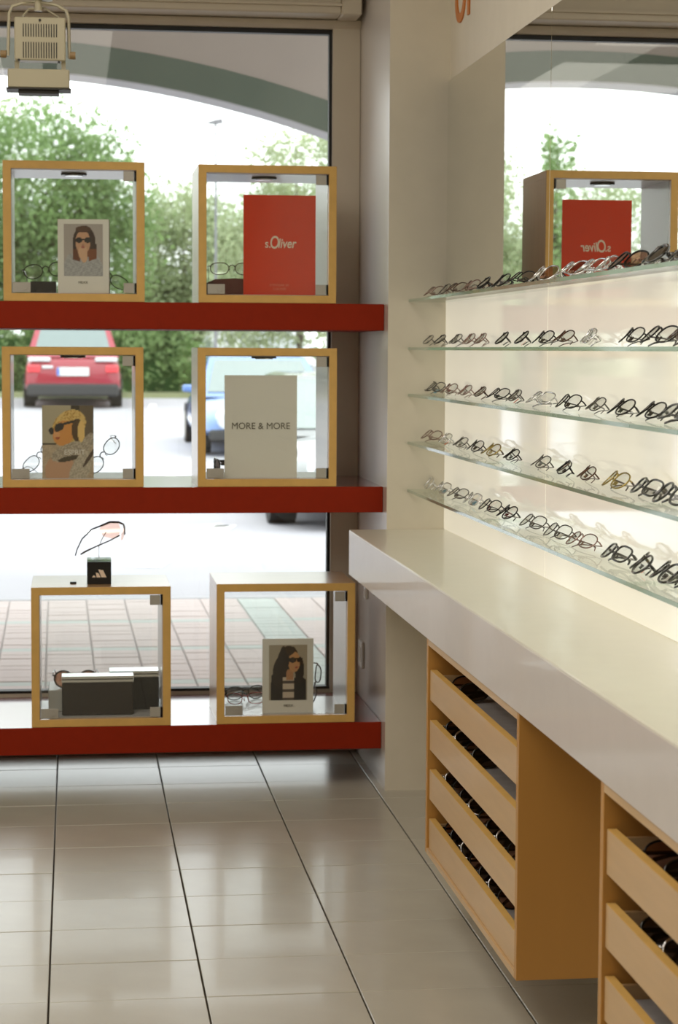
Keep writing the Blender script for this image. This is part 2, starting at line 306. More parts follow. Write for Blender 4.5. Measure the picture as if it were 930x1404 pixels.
# ------------------------------------------------------------------ eyeglasses
GLASS_CACHE = {}
def rim_pts(cx, w, h, p, n=26, bow=.0):
    pts = []
    for i in range(n):
        a = 2*PI*i/n; c, s_ = math.cos(a), math.sin(a)
        x = abs(c)**(2/p)*math.copysign(1, c)*w/2; z = abs(s_)**(2/p)*math.copysign(1, s_)*h/2
        if z < 0: x *= 1-.10*(-z/(h/2))
        pts.append((cx+x, -2.2*(cx+x)**2, z))
    return pts
def glasses_mesh(style, pose):
    k = (style['key'], pose)
    if k in GLASS_CACHE: return GLASS_CACHE[k]
    w, h, p, r, flat = style['w'], style['h'], style['p'], style['r'], style.get('flat', 1.)
    c0 = w/2+.009; hx = c0+w/2+.003; hy = -2.2*hx*hx; parts = []
    fr = MB()
    for s_ in (-1, 1): fr.tube(rim_pts(s_*c0, w, h, p), r, 6, True, ref=(0, 1, 0), flat=flat)
    bz = h*.18
    fr.tube([(-.0095, -.0005, bz-.002), (-.005, .0012, bz+.003), (0, .002, bz+.0045), (.005, .0012, bz+.003), (.0095, -.0005, bz-.002)], r*1.1, 6, ref=(0, 1, 0))
    for s_ in (-1, 1):
        fr.tube([(s_*.0088, -.001, -.001), (s_*.0075, -.006, -.002), (s_*.0065, -.008, -.004)], .0006, 4)
        fr.box((s_*.0065-.0008, -.0105, -.009), (s_*.0065+.0008, -.0075, 0))
        fr.tube([(s_*(c0+w/2-.002), hy+.001, h*.2), (s_*hx, hy, h*.22), (s_*(hx+.0015), hy-.004, h*.22)], max(r, .0013), 6)
    parts.append(('rim_frame', fr, style['m'], True))
    for s_ in (-1, 1):
        l = MB(); l.add([(x, y-.0002, z) for x, y, z in rim_pts(s_*c0, w*.97, h*.96, p)] , [tuple(range(26))]); parts.append(('lens', l, style['l'], False))
    tw = style.get('tw', .0014); tz = h*.22
    for s_ in (-1, 1):
        t = MB(); X = s_*(hx+.001)
        if pose == 'open':
            pp = [(X, hy-.003, tz), (X, hy-.05, tz), (X-s_*.004, hy-.095, tz), (X-s_*.007, hy-.118, tz-.010), (X-s_*.008, hy-.138, tz-.032)]
            t.tube(pp, [tw, tw*1.05, tw, tw*1.2, tw*1.1], 6, ref=(0, 0, 1), flat=.55)
        else:
            dy = -.010 if s_ > 0 else -.015
            pp = [(X, hy-.003, tz), (X-s_*.004, hy+dy+.002, tz), (X-s_*.05, hy+dy-.002, tz), (X-s_*.09, hy+dy-.001, tz-.003), (X-s_*.113, hy+dy, tz-.008), (X-s_*.123, hy+dy+.001, tz-.016)]
            t.tube(pp, [tw]*4+[tw*1.2, tw], 6, ref=(0, 0, 1), flat=.55)
        parts.append(('temple', t, style.get('tm', style['m']), True))
    out = [(n_, mb.mesh(n_, m_, sm)) for n_, mb, m_, sm in parts]
    GLASS_CACHE[k] = out; return out
def S(key, w, h, p, r, m_, l='lens', tm=None, tw=.0014, flat=1.): return dict(key=key, w=w, h=h, p=p, r=r, m=m_, l=l, tm=tm or m_, tw=tw, flat=flat)
ST = {
 'thin_steel': S('thin_steel', .053, .034, 2.6, .0014, 'gunmetal'), 'thin_silver': S('thin_silver', .053, .034, 2.8, .0013, 'pewter'),
 'thin_bronze': S('thin_bronze', .052, .033, 2.6, .0014, 'bronze'), 'rose': S('rose', .052, .034, 2.4, .0013, 'rose_metal'),
 'gold': S('gold', .053, .037, 2.4, .0016, 'gold_rim', tm='acetate_brown', tw=.002), 'dark_oval': S('dark_oval', .052, .039, 2.3, .0016, 'gunmetal', tm='acetate_black', tw=.002),
 'black_rect': S('black_rect', .052, .034, 3.2, .0021, 'acetate_black', tw=.0028), 'black_round': S('black_round', .052, .043, 2.3, .0023, 'acetate_black', tw=.0028),
 'brown_rect': S('brown_rect', .051, .033, 3.0, .0020, 'acetate_brown', tw=.0026), 'silver_rect': S('silver_rect', .054, .034, 3.4, .0016, 'chrome', tw=.002),
 'sun_black': S('sun_black', .058, .044, 2.6, .0024, 'acetate_black', 'lens_dark', tw=.0045), 'sun_brown': S('sun_brown', .056, .043, 2.4, .0018, 'gunmetal', 'lens_brown', tm='acetate_brown', tw=.003),
 'sun_silver': S('sun_silver', .056, .042, 2.6, .0018, 'chrome', 'lens_brown', tw=.003), 'sun_trim': S('sun_trim', .057, .044, 2.5, .0026, 'chrome', 'lens_dark', tm='chrome', tw=.005),  # chrome rims and temples added to give black drawer sunglasses white highlights
 'red': S('red', .050, .032, 2.8, .0013, 'acetate_red', tm='acetate_teal', tw=.0018),
 'tortoise_sun': S('tortoise_sun', .052, .048, 2.1, .0028, 'acetate_brown', 'lens_brown', tw=.003),
}
DESC = {'thin_steel': 'thin dark metal', 'thin_silver': 'thin silver metal', 'thin_bronze': 'thin bronze metal', 'rose': 'thin rose metal', 'gold': 'gold green rimmed', 'dark_oval': 'dark oval', 'black_rect': 'thick black rectangular',
 'black_round': 'thick black round', 'brown_rect': 'brown rectangular', 'silver_rect': 'shiny silver', 'sun_black': 'large black tinted', 'sun_brown': 'brown tinted', 'sun_silver': 'silver brown tinted', 'red': 'red and teal', 'tortoise_sun': 'round brown tinted', 'sun_trim': 'black tinted'}
def place_glasses(style, R3, xy, zrest, label, group, pose='folded', tagm=None, name='eyeglasses', cat='eyeglasses'):
    parts = glasses_mesh(ST[style], pose); R4 = R3.to_4x4()
    zmin = min(min((R3 @ v.co).z for v in me.vertices) for _, me in parts)
    r = bpy.data.objects.new(name, None); COL.objects.link(r); r.empty_display_size = .03
    r.matrix_world = Matrix.Translation((xy[0], xy[1], zrest-zmin+.0002)) @ R4
    tag(r, label, cat, group)
    for n_, me in parts:
        c = bpy.data.objects.new(n_, me); COL.objects.link(c); c.parent = r
    if tagm:
        c = MB().box((-.012, -.0165, -.012), (.010, -.0155, .002)).build('price_tag', tagm, r)
    return r
def shelf_rot(tilt, yaw):
    # local x -> +Y, local y (front) -> away from wall and up, local z -> up the lens plane
    c, s_ = math.cos(tilt), math.sin(tilt)
    M = Matrix(((0, -s_, c), (1, 0, 0), (0, c, s_)))
    return Matrix.Rotation(yaw, 3, 'Z') @ M
ROW = [
 [(592, 'rose'), (607, 'thin_silver'), (622, 'thin_bronze'), (642, 'rose'), (661, 'dark_oval'), (684, 'dark_oval'), (710, 'thin_steel'), (741, 'sun_silver'), (780, 'sun_silver'), (808, 'silver_rect'), (827, 'silver_rect'), (856, 'sun_brown'), (894, 'sun_black'), (932, 'sun_black')],
 [(585, 'thin_silver'), (601, 'thin_steel'), (622, 'thin_silver'), (640, 'rose'), (656, 'rose'), (686, 'dark_oval'), (713, 'dark_oval'), (741, 'thin_steel'), (769, 'thin_bronze'), (804, 'silver_rect'), (862, 'thin_steel'), (900, 'dark_oval'), (930, 'brown_rect')],
 [(581, 'thin_steel'), (594, 'thin_silver'), (613, 'rose'), (635, 'rose'), (656, 'thin_bronze'), (680, 'thin_steel'), (703, 'thin_silver'), (738, 'silver_rect'), (776, 'thin_steel'), (814, 'thin_silver'), (849, 'dark_oval'), (890, 'dark_oval'), (928, 'black_rect')],
 [(574, 'thin_steel'), (589, 'rose'), (608, 'silver_rect'), (629, 'thin_silver'), (649, 'thin_steel'), (671, 'gold'), (699, 'thin_steel'), (739, 'thin_silver'), (772, 'thin_steel'), (802, 'thin_bronze'), (842, 'gold'), (884, 'black_rect'), (921, 'black_round')],
 [(572, 'thin_silver'), (586, 'silver_rect'), (604, 'silver_rect'), (625, 'thin_silver'), (645, 'silver_rect'), (669, 'thin_steel'), (693, 'dark_oval'), (728, 'thin_silver'), (762, 'thin_silver'), (795, 'rose'), (843, 'black_rect'), (879, 'black_round'), (912, 'black_round'), (942, 'black_rect')]]
ORD = 'first second third fourth fifth sixth seventh eighth ninth tenth eleventh twelfth thirteenth fourteenth'.split()
TAGS = {(2, 1): 'tag_blue', (3, 2): 'tag_orange', (1, 6): 'tag_pink', (4, 2): 'tag_blue', (4, 4): 'tag_blue', (4, 11): 'tag_orange', (2, 6): 'tag_pink'}
for i, row in enumerate(ROW):
    for k, (px, st) in enumerate(row):
        gx = XS+.052; d = ray(px+1, 475 + (i-1)*60); gy = gx/d.x*d.y
        tg = TAGS.get((i, k), 'tag_white' if (i*7+k*5) % 4 == 0 else None)
        lab = '%s %s, %s from the pillar on the %s glass shelf' % (DESC[st], 'sunglasses' if st.startswith('sun') else 'glasses', ORD[k], SN[i])
        place_glasses(st, shelf_rot(math.radians(random.uniform(38, 48)), random.uniform(-.22, .22)), (gx, gy), ZS[i], lab, 'eyeglasses on the %s glass shelf' % SN[i], tagm=tg)
# glasses lying in the drawers
def drawer_rot(yaw, t=.75): return Matrix.Rotation(yaw, 3, 'Z') @ Matrix(((-1, 0, 0), (0, -math.cos(t), math.sin(t)), (0, math.sin(t), math.cos(t))))
DR = [(0, 'nearer the window', [[.80, .70], [.86, .76, .64, .56], [.87, .78, .69, .60, .50, .41, .32, .22, .13], [.87, .79, .68, .59, .48, .39, .30]], 3.4942), (1, 'nearer the viewer', [[.82, .71, .60], [.82, .71, .60], [], []], 1.98)]
TIER = ['top drawer', 'second drawer down', 'third drawer down', 'bottom drawer']
for ci, cl, rows, y0 in DR:
    for k, ys_ in enumerate(rows):
        for j, yy in enumerate(ys_):
            st = ('sun_brown', 'sun_black', 'sun_trim')[(k+j) % 3]
            pos = ['farthest in', 'second from the far end in', 'third from the far end in', 'fourth from the far end in', 'fifth from the far end in', 'sixth from the far end in', 'seventh from the far end in', 'eighth from the far end in', 'ninth from the far end in'][j]
            place_glasses(st, drawer_rot(random.uniform(-.12, .12), random.uniform(.5, .85)), (FXP+.092, y0+yy), bots[k]+.033, '%s sunglasses %s the %s, cabinet %s' % ({'sun_brown': 'brown', 'sun_black': 'black', 'sun_trim': 'silver'}[st], pos, TIER[k], cl), 'sunglasses in the cabinet drawers', name='sunglasses', cat='sunglasses')

# ------------------------------------------------------------------ red shelf boards in the window
ZB = [(1.3046, 1.3795), (.7889, .8626), (.1082, .1857)]
for k, (z0, z1) in enumerate(ZB):
    o = MB().box((-3.0, YB-.004, z0), (XP-.0006, YW-.022, z1), bev=.0015).build('window_shelf', ['red_laminate', 'red_edge'])
    for p_ in o.data.polygons:
        if p_.normal.y < -.5 or p_.normal.z < -.5: p_.material_index = 1
    tag(o, ['thick glossy dark red board across the window, uppermost', 'thick glossy dark red board across the window, middle one', 'thick glossy dark red board across the window near the floor'][k], 'shelf', 'red shelf boards across the window')

# ------------------------------------------------------------------ display cubes
def cube(x0, x1, z0, z1, label, lamp=True):
    w, h, D, t = x1-x0, z1-z0, .308, .0225
    r = empty('display_cube', (x0, YB, z0)); tag(r, label, 'display case', 'beech display cases on the red boards')
    fr = MB()
    fr.box((0, 0, 0), (w, D, t), bev=.0008).box((0, 0, h-t), (w, D, h), bev=.0008).box((0, 0, t), (t, D, h-t)).box((w-t, 0, t), (w, D, h-t)); fr.build('box_frame', 'beech', r)
    e = .0012
    MB().box((e, -.0012, e), (w-e, 0, t-e)).box((e, -.0012, h-t+e), (w-e, 0, h-e)).box((e, -.0012, t-e), (t-.0005, 0, h-t+e)).box((w-t+.0005, -.0012, t-e), (w-e, 0, h-t+e)).build('front_edging', 'beech_edge', r)
    li = .0015
    MB().box((t, .018, t), (w-t, D, t+li)).box((t, .018, h-t-li), (w-t, D, h-t)).box((t, .018, t), (t+li, D, h-t)).box((w-t-li, .018, t), (w-t, D, h-t)).build('lining', 'lining', r)
    dr = MB().box((t+.003, .005, t+.003), (w-t-.003, .011, h-t-.003)).build('glass_door', 'door_glass', r)
    for zz_ in (t+.002, h-t-.030):
        hg = MB().box((w-t-.036, .0015, zz_), (w-t-.007, .0048, zz_+.028), bev=.0008).build('hinge', 'steel', dr)
        MB().box((w-t-.006, .001, zz_), (w-t-.001, .016, zz_+.028)).build('hinge_post', 'gunmetal', dr)
    lk = MB().box((t+.003, .0015, t+.002), (t+.052, .0048, t+.030), bev=.0008); lk.cyl((t+.036, .0012, t+.016), (t+.036, -.002, t+.016), .007, 16); lk.build('lock', 'steel', dr)
    MB().cyl((w/2, D*.38, h-t-li-.006), (w/2, D*.38, h-t-li), .036, 24).build('spot_ring', 'gunmetal', r) if lamp else None
    if lamp: MB().cyl((w/2, D*.38, h-t-li-.008), (w/2, D*.38, h-t-li-.006), .026, 24).build('spot_glass', 'chrome', r)
    return r, t
C = {}
C['tl'] = cube(-.1903, .199, ZB[0][1], 1.7655, 'top row beech display case holding the white card of a long haired woman')
C['tr'] = cube(.3484, .7369, ZB[0][1], 1.7630, 'top row beech display case holding the red card')
C['ml'] = cube(-.1961, .195, ZB[1][1], 1.2544, 'middle row beech display case holding the blonde woman photo')
C['mr'] = cube(.3463, .7402, ZB[1][1], 1.2543, 'middle row beech display case holding the blank lettered card')
C['bl'] = cube(-.1202, .2702, ZB[2][1], .5822, 'bottom row beech display case with dark cases inside', False)
C['br'] = cube(.3998, .7964, ZB[2][1], .5872, 'bottom row beech display case holding the dark haired woman card', False)
IN = .0245
FT, FM, FB = ZB[0][1]+IN, ZB[1][1]+IN, ZB[2][1]+IN    # inner floors

# printed cards
def painted(w, h, nx, nz, fn, name, parent, loc):
    vs = []; fs = []
    for j in range(nz+1):
        for i in range(nx+1): vs.append((w*i/nx, 0, h*j/nz))
    for j in range(nz):
        for i in range(nx): a = j*(nx+1)+i; fs.append((a, a+1, a+nx+2, a+nx+1))
    me = bpy.data.meshes.new(name); me.from_pydata(vs, [], fs); me.materials.append(MAT['print'])
    ca = me.color_attributes.new('ink', 'FLOAT_COLOR', 'POINT')
    for j in range(nz+1):
        for i in range(nx+1): ca.data[j*(nx+1)+i].color = tuple(min(.9, q_*1.35) for q_ in fn(i/nx, j/nz)[:3]) + (1,)
    o = bpy.data.objects.new(name, me); COL.objects.link(o); o.parent = parent; o.location = loc; return o
def ell(u, v, cx, cy, rx, ry, rot=0):
    dx, dy = u-cx, v-cy; c, s_ = math.cos(rot), math.sin(rot); a, b_ = dx*c+dy*s_, -dx*s_+dy*c
    return (a/rx)**2+(b_/ry)**2 < 1
def noise(u, v, k=1): return .5+.5*math.sin(u*61*k+math.sin(v*47*k)*3)*math.sin(v*73*k+math.cos(u*39*k)*3)
def woman1(u, v):
    c = lin(150, 142, 136)
    if v < .42 and abs(u-.5) < .52 and v < .42-1.6*max(0, abs(u-.48)-.36)**1.1: c = lin(*(128+34*noise(u, v, 2) for _ in range(3)))
    if ell(u, v, .52, .66, .29, .31) or (.23 < u < .84 and .25+.25*abs(u-.5) < v < .62 and abs(u-.52) > .11):
        c = lin(44, 26, 14)
        if v < .52: c = lin(104, 56, 24) if u > .5 else lin(90, 46, 20)
        if abs(u-.52) > .29-.1*(.6-v) and v > .62 and not ell(u, v, .52, .66, .28, .31): c = lin(150, 142, 136)
    if ell(u, v, .49, .65, .19, .23): c = lin(176, 134, 104)
    if ell(u, v, .49, .45, .12, .13) or ell(u, v, .52, .38, .09, .12): c = lin(184, 146, 116)
    if ell(u, v, .49, .555, .055, .018): c = lin(150, 84, 70)
    if ell(u, v, .49, .60, .03, .02): c = lin(150, 108, 84)
    if ell(u, v, .39, .69, .085, .055) or ell(u, v, .61, .69, .085, .055) or (abs(v-.70) < .013 and .33 < u < .67): c = lin(20, 16, 14)
    if ell(u, v, .5, .90, .2, .06) : c = lin(70, 42, 22)
    return c
def woman2(u, v):   # blonde in a scarf
    c = lin(156, 146, 122)
    if u > .56 and v > .52: c = lin(40, 32, 18) if u < .72 else lin(88, 76, 58)
    if v < .48: c = lin(*(int(x*(.86+.2*noise(u, v, 1.2))) for x in (166, 148, 124)))
    if v < .30 and ell(u, v, .35, .1, .3, .22): c = lin(170, 132, 104)
    if ell(u, v, .52, .71, .34, .22, .3): c = lin(196, 166, 100) if noise(u, v, .8) > .4 else lin(164, 124, 52)
    if ell(u, v, .42, .62, .22, .17, .35): c = lin(190, 128, 60)
    if ell(u, v, .68, .66, .11, .16): c = lin(70, 48, 20)
    if ell(u, v, .76, .64, .07, .15): c = lin(206, 172, 104)
    if ell(u, v, .28, .6, .06, .05) : c = lin(196, 140, 90)
    if ell(u, v, .30, .55, .05, .018): c = lin(140, 60, 34)
    if ell(u, v, .33, .70, .10, .055, .35) or ell(u, v, .18, .65, .05, .05) or (ell(u, v, .5, .76, .16, .018, .2)): c = lin(14, 14, 14)
    if ell(u, v, .50, .36, .34, .11, .25) or ell(u, v, .86, .46, .2, .09, .9): c = lin(*(int(x*(.75+.4*noise(u, v, 2))) for x in (156, 144, 126)))
    if ell(u, v, .52, .27, .22, .035, .15): c = lin(56, 46, 28)
    if ell(u, v, .75, .13, .16, .30, -.75): c = lin(*(int(x*(.8+.3*noise(u, v, 2))) for x in (168, 158, 140)))
    if ell(u, v, .93, .30, .03, .2, -.75): c = lin(64, 48, 36)
    if abs(v-.475) < .012 and u < .27: c = lin(50, 44, 24)
    return c
def woman3(u, v):
    c = lin(146, 136, 118)
    if v < .40 and .05 < u < .98 and v < .44-.5*max(0, abs(u-.55)-.28): c = lin(14, 12, 10)
    if .06 < u < .42 and v < .50-.2*abs(u-.3): c = lin(16, 13, 10)
    if ell(u, v, .50, .76, .27, .22, .2) or ell(u, v, .30, .52, .20, .30, -.25) or ell(u, v, .80, .55, .12, .24): c = lin(30, 21, 14)
    if .37 < u < .66 and v < .42: c = lin(176, 160, 142) if int(v*20) % 3 else lin(70, 58, 50)
    if .44 < u < .64 and .36 < v < .56 and not ell(u, v, .40, .5, .06, .2): c = lin(160, 114, 78)
    if ell(u, v, .66, .69, .155, .185, -.1): c = lin(172, 126, 84)
    if ell(u, v, .40, .74, .12, .24, .1) or ell(u, v, .52, .88, .18, .08, .3): c = lin(30, 21, 14)
    if ell(u, v, .72, .59, .05, .014): c = lin(140, 56, 48)
    if ell(u, v, .62, .725, .10, .048) or ell(u, v, .80, .725, .07, .045) or (abs(v-.745) < .012 and .46 < u < .88): c = lin(12, 10, 8)
    return c
def card(x, y, z, w, h, d, m_, name, label, group=None):
    r = empty(name, (x, y, z)); tag(r, label, 'card', group or 'cards standing in the display cases')
    b = MB().box((0, 0, 0), (w, d, h)).build('board', [m_, 'card_edge' if m_ == 'card_white' else m_], r)
    for p in b.data.polygons:
        if p.normal.x > .5: p.material_index = 1
    return r
YC = YB+.03
c1 = card(-.041, YC, FT, .142, .204, .03, 'card_white', 'photo_card', 'white block card with photo of woman with long brown hair and sunglasses')
c1.rotation_euler = (0, 0, -.10)
painted(.108, .144, 54, 72, woman1, 'photo_print', c1, (.017, -.0006, .047)); text('MEXX', .010, 'print_grey', c1, (.070, -.0008, .026), FACE)
c2 = card(.477, YC, FT, .204, .279, .006, 'card_red', 'brand_card', 'large orange red card with white script lettering')
text('s.', .034, 'print_white', c2, (.060, -.0008, .132), FACE, align='LEFT', offset=.0004, sx_=.85)
text('O', .050, 'print_white', c2, (.0735, -.0008, .130), FACE, align='LEFT', offset=.0006, shear=.1, sx_=.66)
text('liver', .037, 'print_white', c2, (.0965, -.0008, .132), FACE, align='LEFT', offset=.0006, shear=.2, sx_=.78)
text('EYEWEAR BY', .0095, 'print_pink', c2, (.102, -.0008, .024), FACE); text('S.OLIVER', .0095, 'print_pink', c2, (.102, -.0008, .013), FACE)
c3 = card(-.087, YC, FM, .143, .204, .006, 'card_white', 'photo_print_card', 'photo card of blonde woman in sunglasses and grey scarf')
painted(.143, .204, 60, 84, woman2, 'photo_print', c3, (0, -.0006, 0)); text('ESPRIT', .020, 'card_white', c3, (.09, -.0009, .066), FACE)
c4 = card(.424, YC, FM, .206, .290, .004, 'card_white', 'brand_card', 'large pale grey card with dark capital lettering')
text('MORE & MORE', .0262, 'print_grey', c4, (.103, -.0009, .138), FACE, sx_=.97)
c5 = card(.534, YC, FB, .146, .214, .012, 'card_white', 'photo_card', 'white block card with photo of dark haired woman in black jacket')
painted(.110, .160, 54, 78, woman3, 'photo_print', c5, (.018, -.0006, .037)); text('MEXX', .010, 'print_grey', c5, (.074, -.0008, .018), FACE)

# things in the cubes
GI = 'eyewear inside the display cases'
def yawR(a, pitch=0, roll=0): return Euler((pitch, roll, a), 'XYZ').to_matrix()
def box_item(a, b, m_, name, label, cat, bev=.002):
    c = ((a[0]+b[0])/2, (a[1]+b[1])/2, a[2]); o = MB().box((a[0]-c[0], a[1]-c[1], 0), (b[0]-c[0], b[1]-c[1], b[2]-a[2]), bev=bev).build(name, m_, None, loc=c); return tag(o, label, cat)
box_item((-.118, YC+.02, FT), (-.046, YC+.10, FT+.032), 'case_black', 'glasses_riser', 'black block under dark glasses beside the long haired woman card', 'display block')
place_glasses('dark_oval', yawR(PI, 0, .12), (-.075, YC+.045), FT+.032, 'dark glasses on black block in the top row case', GI, 'open')
place_glasses('thin_steel', yawR(PI, 0, -.5), (.10, YC+.10), FT, 'thin dark glasses half hidden behind the long haired woman card', GI, 'open')
o = empty('glasses_case', (.365+.068, YC+.05, FT)); tag(o, 'dark red hard glasses case beside the orange red card', 'glasses case')
MB().prism([(-.055, 0), (.06, 0), (.06, .044), (.02, .046), (-.035, .043), (-.055, .034)], 1, -.03, .03).build('case_body', 'case_red', o)
place_glasses('thin_bronze', yawR(PI), (.447, YC+.03), FT+.047, 'thin bronze glasses on the dark red case', GI, 'open')
place_glasses('thin_steel', yawR(PI-.1, 0, .75), (-.094, YC+.10), FM, 'thin dark glasses tilted left of the blonde woman photo', GI, 'open')
place_glasses('dark_oval', yawR(PI+.12, 0, .85), (.085, YC+.06), FM, 'dark glasses tilted steeply right of the blonde woman photo', GI, 'open')
place_glasses('sun_black', yawR(PI/2), (.405, YC+.13), FM+.0, 'black glasses folded left of the pale lettered card', GI, 'open')
place_glasses('thin_steel', yawR(PI+1.2, 0, .5), (.635, YC+.12), FM, 'thin dark glasses right of the pale lettered card', GI, 'open')
place_glasses('red', yawR(PI-.5, 0, .1), (.489, YC+.07), FB, 'red and teal glasses left of the dark haired woman card', GI, 'open')
place_glasses('dark_oval', yawR(PI+.3), (.505, YC+.235), FB, 'dark glasses behind the dark haired woman card', GI, 'folded')
place_glasses('brown_rect', yawR(PI+.9, 0, 1.1), (.70, YC+.10), FB, 'dark reddish glasses propped right of the dark haired woman card', GI, 'open')
# dark lidded cases in the bottom left cube
def lidded(x0, x1, y0, y1, z, h, m_, label):
    cx, cy = (x0+x1)/2, (y0+y1)/2; r = empty('glasses_box', (cx, cy, z)); tag(r, label, 'box', 'dark boxes in the bottom row case'); w, d = (x1-x0)/2, (y1-y0)/2
    MB().box((-w, -d, 0), (w, d, h-.018), bev=.003).build('box_body', m_, r); MB().box((-w-.001, -d-.001, h-.017), (w+.001, d+.001, h-.010)).build('metal_rim', 'chrome', r)
    MB().box((-w+.002, -d+.002, h-.010), (w-.002, d-.002, h-.008)).build('box_seam', 'case_black', r); MB().box((-w-.001, -d-.001, h-.008), (w+.001, d+.001, h), bev=.001).build('box_lid', 'chrome', r); return r
lidded(-.036, .166, YC+.015, YC+.075, FB, .112, 'case_brown', 'dark brown box with twin silver rim in front')
lidded(.10, .242, YC+.10, YC+.17, FB, .112, 'case_black', 'black box with silver lid behind the brown box')
place_glasses('tortoise_sun', yawR(PI), (.003, YC+.115), FB+.062, 'round brown sunglasses behind the brown box', GI, 'open', name='sunglasses', cat='sunglasses')
box_item((-.075, YC+.085, FB), (.085, YC+.25, FB+.062), 'socket', 'riser_block', 'pale riser block behind the brown box', 'display block')

# sports glasses on a black cube, bottom left cube top
ZTOP = .5822
st = empty('cube_stand', (.0705, YB+.10, ZTOP)); tag(st, 'black cube stand with three bar logo and clear top', 'display stand')
q = .034
MB().box((-q, -q, 0), (q, q, .064), bev=.001).build('stand_cube', 'case_black', st); MB().box((-q, -q, .0645), (q, q, .0705), bev=.0005).build('clear_plate', 'clear_plastic', st)
lg = MB()
for xb, wb, xt, zt_ in ((-.0205, .0105, -.0145, .0265), (-.0075, .0115, -.0085, .034), (.0065, .014, -.0015, .0425)):
    # three slanted bars rising to the right, cut along a common base line
    lg.prism([(xb, .020), (xb+wb, .020), (xb+wb-(zt_-.020)*.42, zt_-.002), (xt-.001, zt_)][:4], 1, -q-.0006, -q-.0001)
lg.build('stripe_logo', 'print_white', st)
MB().tube([(0, 0, .07), (0, 0, .105), (.008, .0, .125), (.02, 0, .146)], .0011, 6).tube([(0, 0, .105), (-.004, 0, .110)], .0011, 6).build('wire_holder', 'steel', st)
sg = empty('sports_glasses', (.0705, YB+.10, ZTOP+.07)); tag(sg, 'wraparound sports glasses with orange lenses on the black cube stand', 'sunglasses')
A = lambda x, y, z: (x, y, z)
MB().tube([(.006, -.045, .098), (.03, -.055, .109), (.055, -.035, .107), (.070, 0, .098), (.074, .03, .083), (.074, .05, .066)], .0030, 6).build('brow_frame', 'acetate_black', sg, True)
def lens_patch(pts, n): 
    mb = MB(); mb.add(pts, [tuple(range(len(pts)))]); return mb
MB().add([(.0, -.046, .088), (.006, -.047, .097), (.03, -.056, .108), (.055, -.037, .106), (.062, -.03, .085), (.055, -.036, .068), (.035, -.052, .062), (.012, -.05, .068)], [(0, 1, 2, 7), (7, 2, 6), (6, 2, 5), (5, 2, 3, 4)]).build('lens', 'lens_orange', sg)
MB().add([(.072, .004, .094), (.074, .03, .08), (.074, .05, .064), (.070, .046, .050), (.062, .02, .050), (.064, .004, .07)], [(0, 1, 4, 5), (1, 2, 3, 4)]).build('lens', 'lens_orange', sg)
MB().tube([(.010, -.047, .100), (-.02, -.042, .088), (-.048, -.036, .060), (-.062, -.032, .030), (-.067, -.03, .012)], [.0024, .002, .0018, .0018, .0016], 6).build('temple', 'gunmetal', sg, True)
MB().tube([(.058, -.02, .068), (.03, -.008, .052), (-.01, .0, .034), (-.035, .004, .022), (-.052, .006, .012)], [.002, .0018, .0018, .0026, .0026], 6).build('temple', 'acetate_black', sg, True)
box_item((-.012, YB+.085, ZTOP), (.006, YB+.095, ZTOP+.0055), 'case_black', 'price_clip', 'small black clip on top of the bottom row case', 'clip', bev=.0005)

# reveal sockets
def socket(y, z, w, h, label):
    r = empty('wall_socket', (XP, y, z)); tag(r, label, 'socket')
    MB().box((-.009, -w/2, -h/2), (-.0002, w/2, h/2), bev=.002).build('cover_plate', 'socket', r)
    MB().box((-.0105, -w*.28, -h*.28), (-.0088, w*.28, h*.28), bev=.0005).build('rocker', 'frame_white', r)
socket(6.19, .325, .08, .08, 'white flush socket low on the window reveal')
socket(6.10, .523, .04, .035, 'small white switch below the counter end on the window reveal')

# ------------------------------------------------------------------ track floodlight
p = onY(57, 70, 5.6); fx, fy = p.x, 5.6
fl_ = empty('track_floodlight', (fx, fy, 2.168)); tag(fl_, 'cream ventilated floodlight in a yoke hanging before the window', 'spotlight')
sc_ = 5.6/2828.45     # metres per pixel at that distance
def u(px): return (px-57)*sc_
def vz(py): return (475-py)*sc_*1.0 + 1.25 - 2.168 + .012
hd = MB(); hd.box((u(21), 0, vz(97)), (u(89), .05, vz(40)), bev=.003); hd.box((u(21), .02, vz(112)), (u(27), .04, vz(97))).box((u(83), .02, vz(112)), (u(89), .04, vz(97)))
hd.build('lamp_housing', 'lamp_body', fl_)
rb = MB(); 
for k in range(14):
    x = u(33+44*k/13); rb.box((x-.0012, -.0012, vz(66)), (x+.0012, -.0002, vz(49))); rb.box((x-.0012, -.0012, vz(94)), (x+.0012, -.0002, vz(73)))
rb.build('vent_slots', 'lamp_dark', fl_)
for px, py in ((55, 44), (27, 97), (80, 99)): MB().cyl((u(px), 0.0, vz(py)), (u(px), -.003, vz(py)), .0035, 10).build('screw', 'lamp_dark', fl_)
MB().box((u(12), -.01, vz(134)), (u(94), .07, vz(109)), bev=.003).build('lamp_hood', 'lamp_body', fl_)
MB().box((u(10), -.012, vz(136)), (u(96), .072, vz(134))).box((u(26), .0, vz(141)), (u(80), .06, vz(136))).build('lamp_baffle', 'lamp_dark', fl_)
yk = [(u(12), .025, vz(90)), (u(14), .025, vz(34)), (u(18), .025, vz(25)), (u(32), .025, vz(20)), (u(55), .025, vz(18)), (u(78), .025, vz(22)), (u(90), .025, vz(29)), (u(93), .025, vz(38)), (u(94), .025, vz(92))]
MB().tube(yk, .0045, 6, flat=1.6, ref=(1, 0, 0)).build('yoke', 'lamp_body', fl_)
MB().tube([(u(32), .04, vz(36)), (u(40), .045, vz(26)), (u(60), .045, vz(24)), (u(80), .045, vz(36))], .003, 6).build('cable', 'lamp_body', fl_)
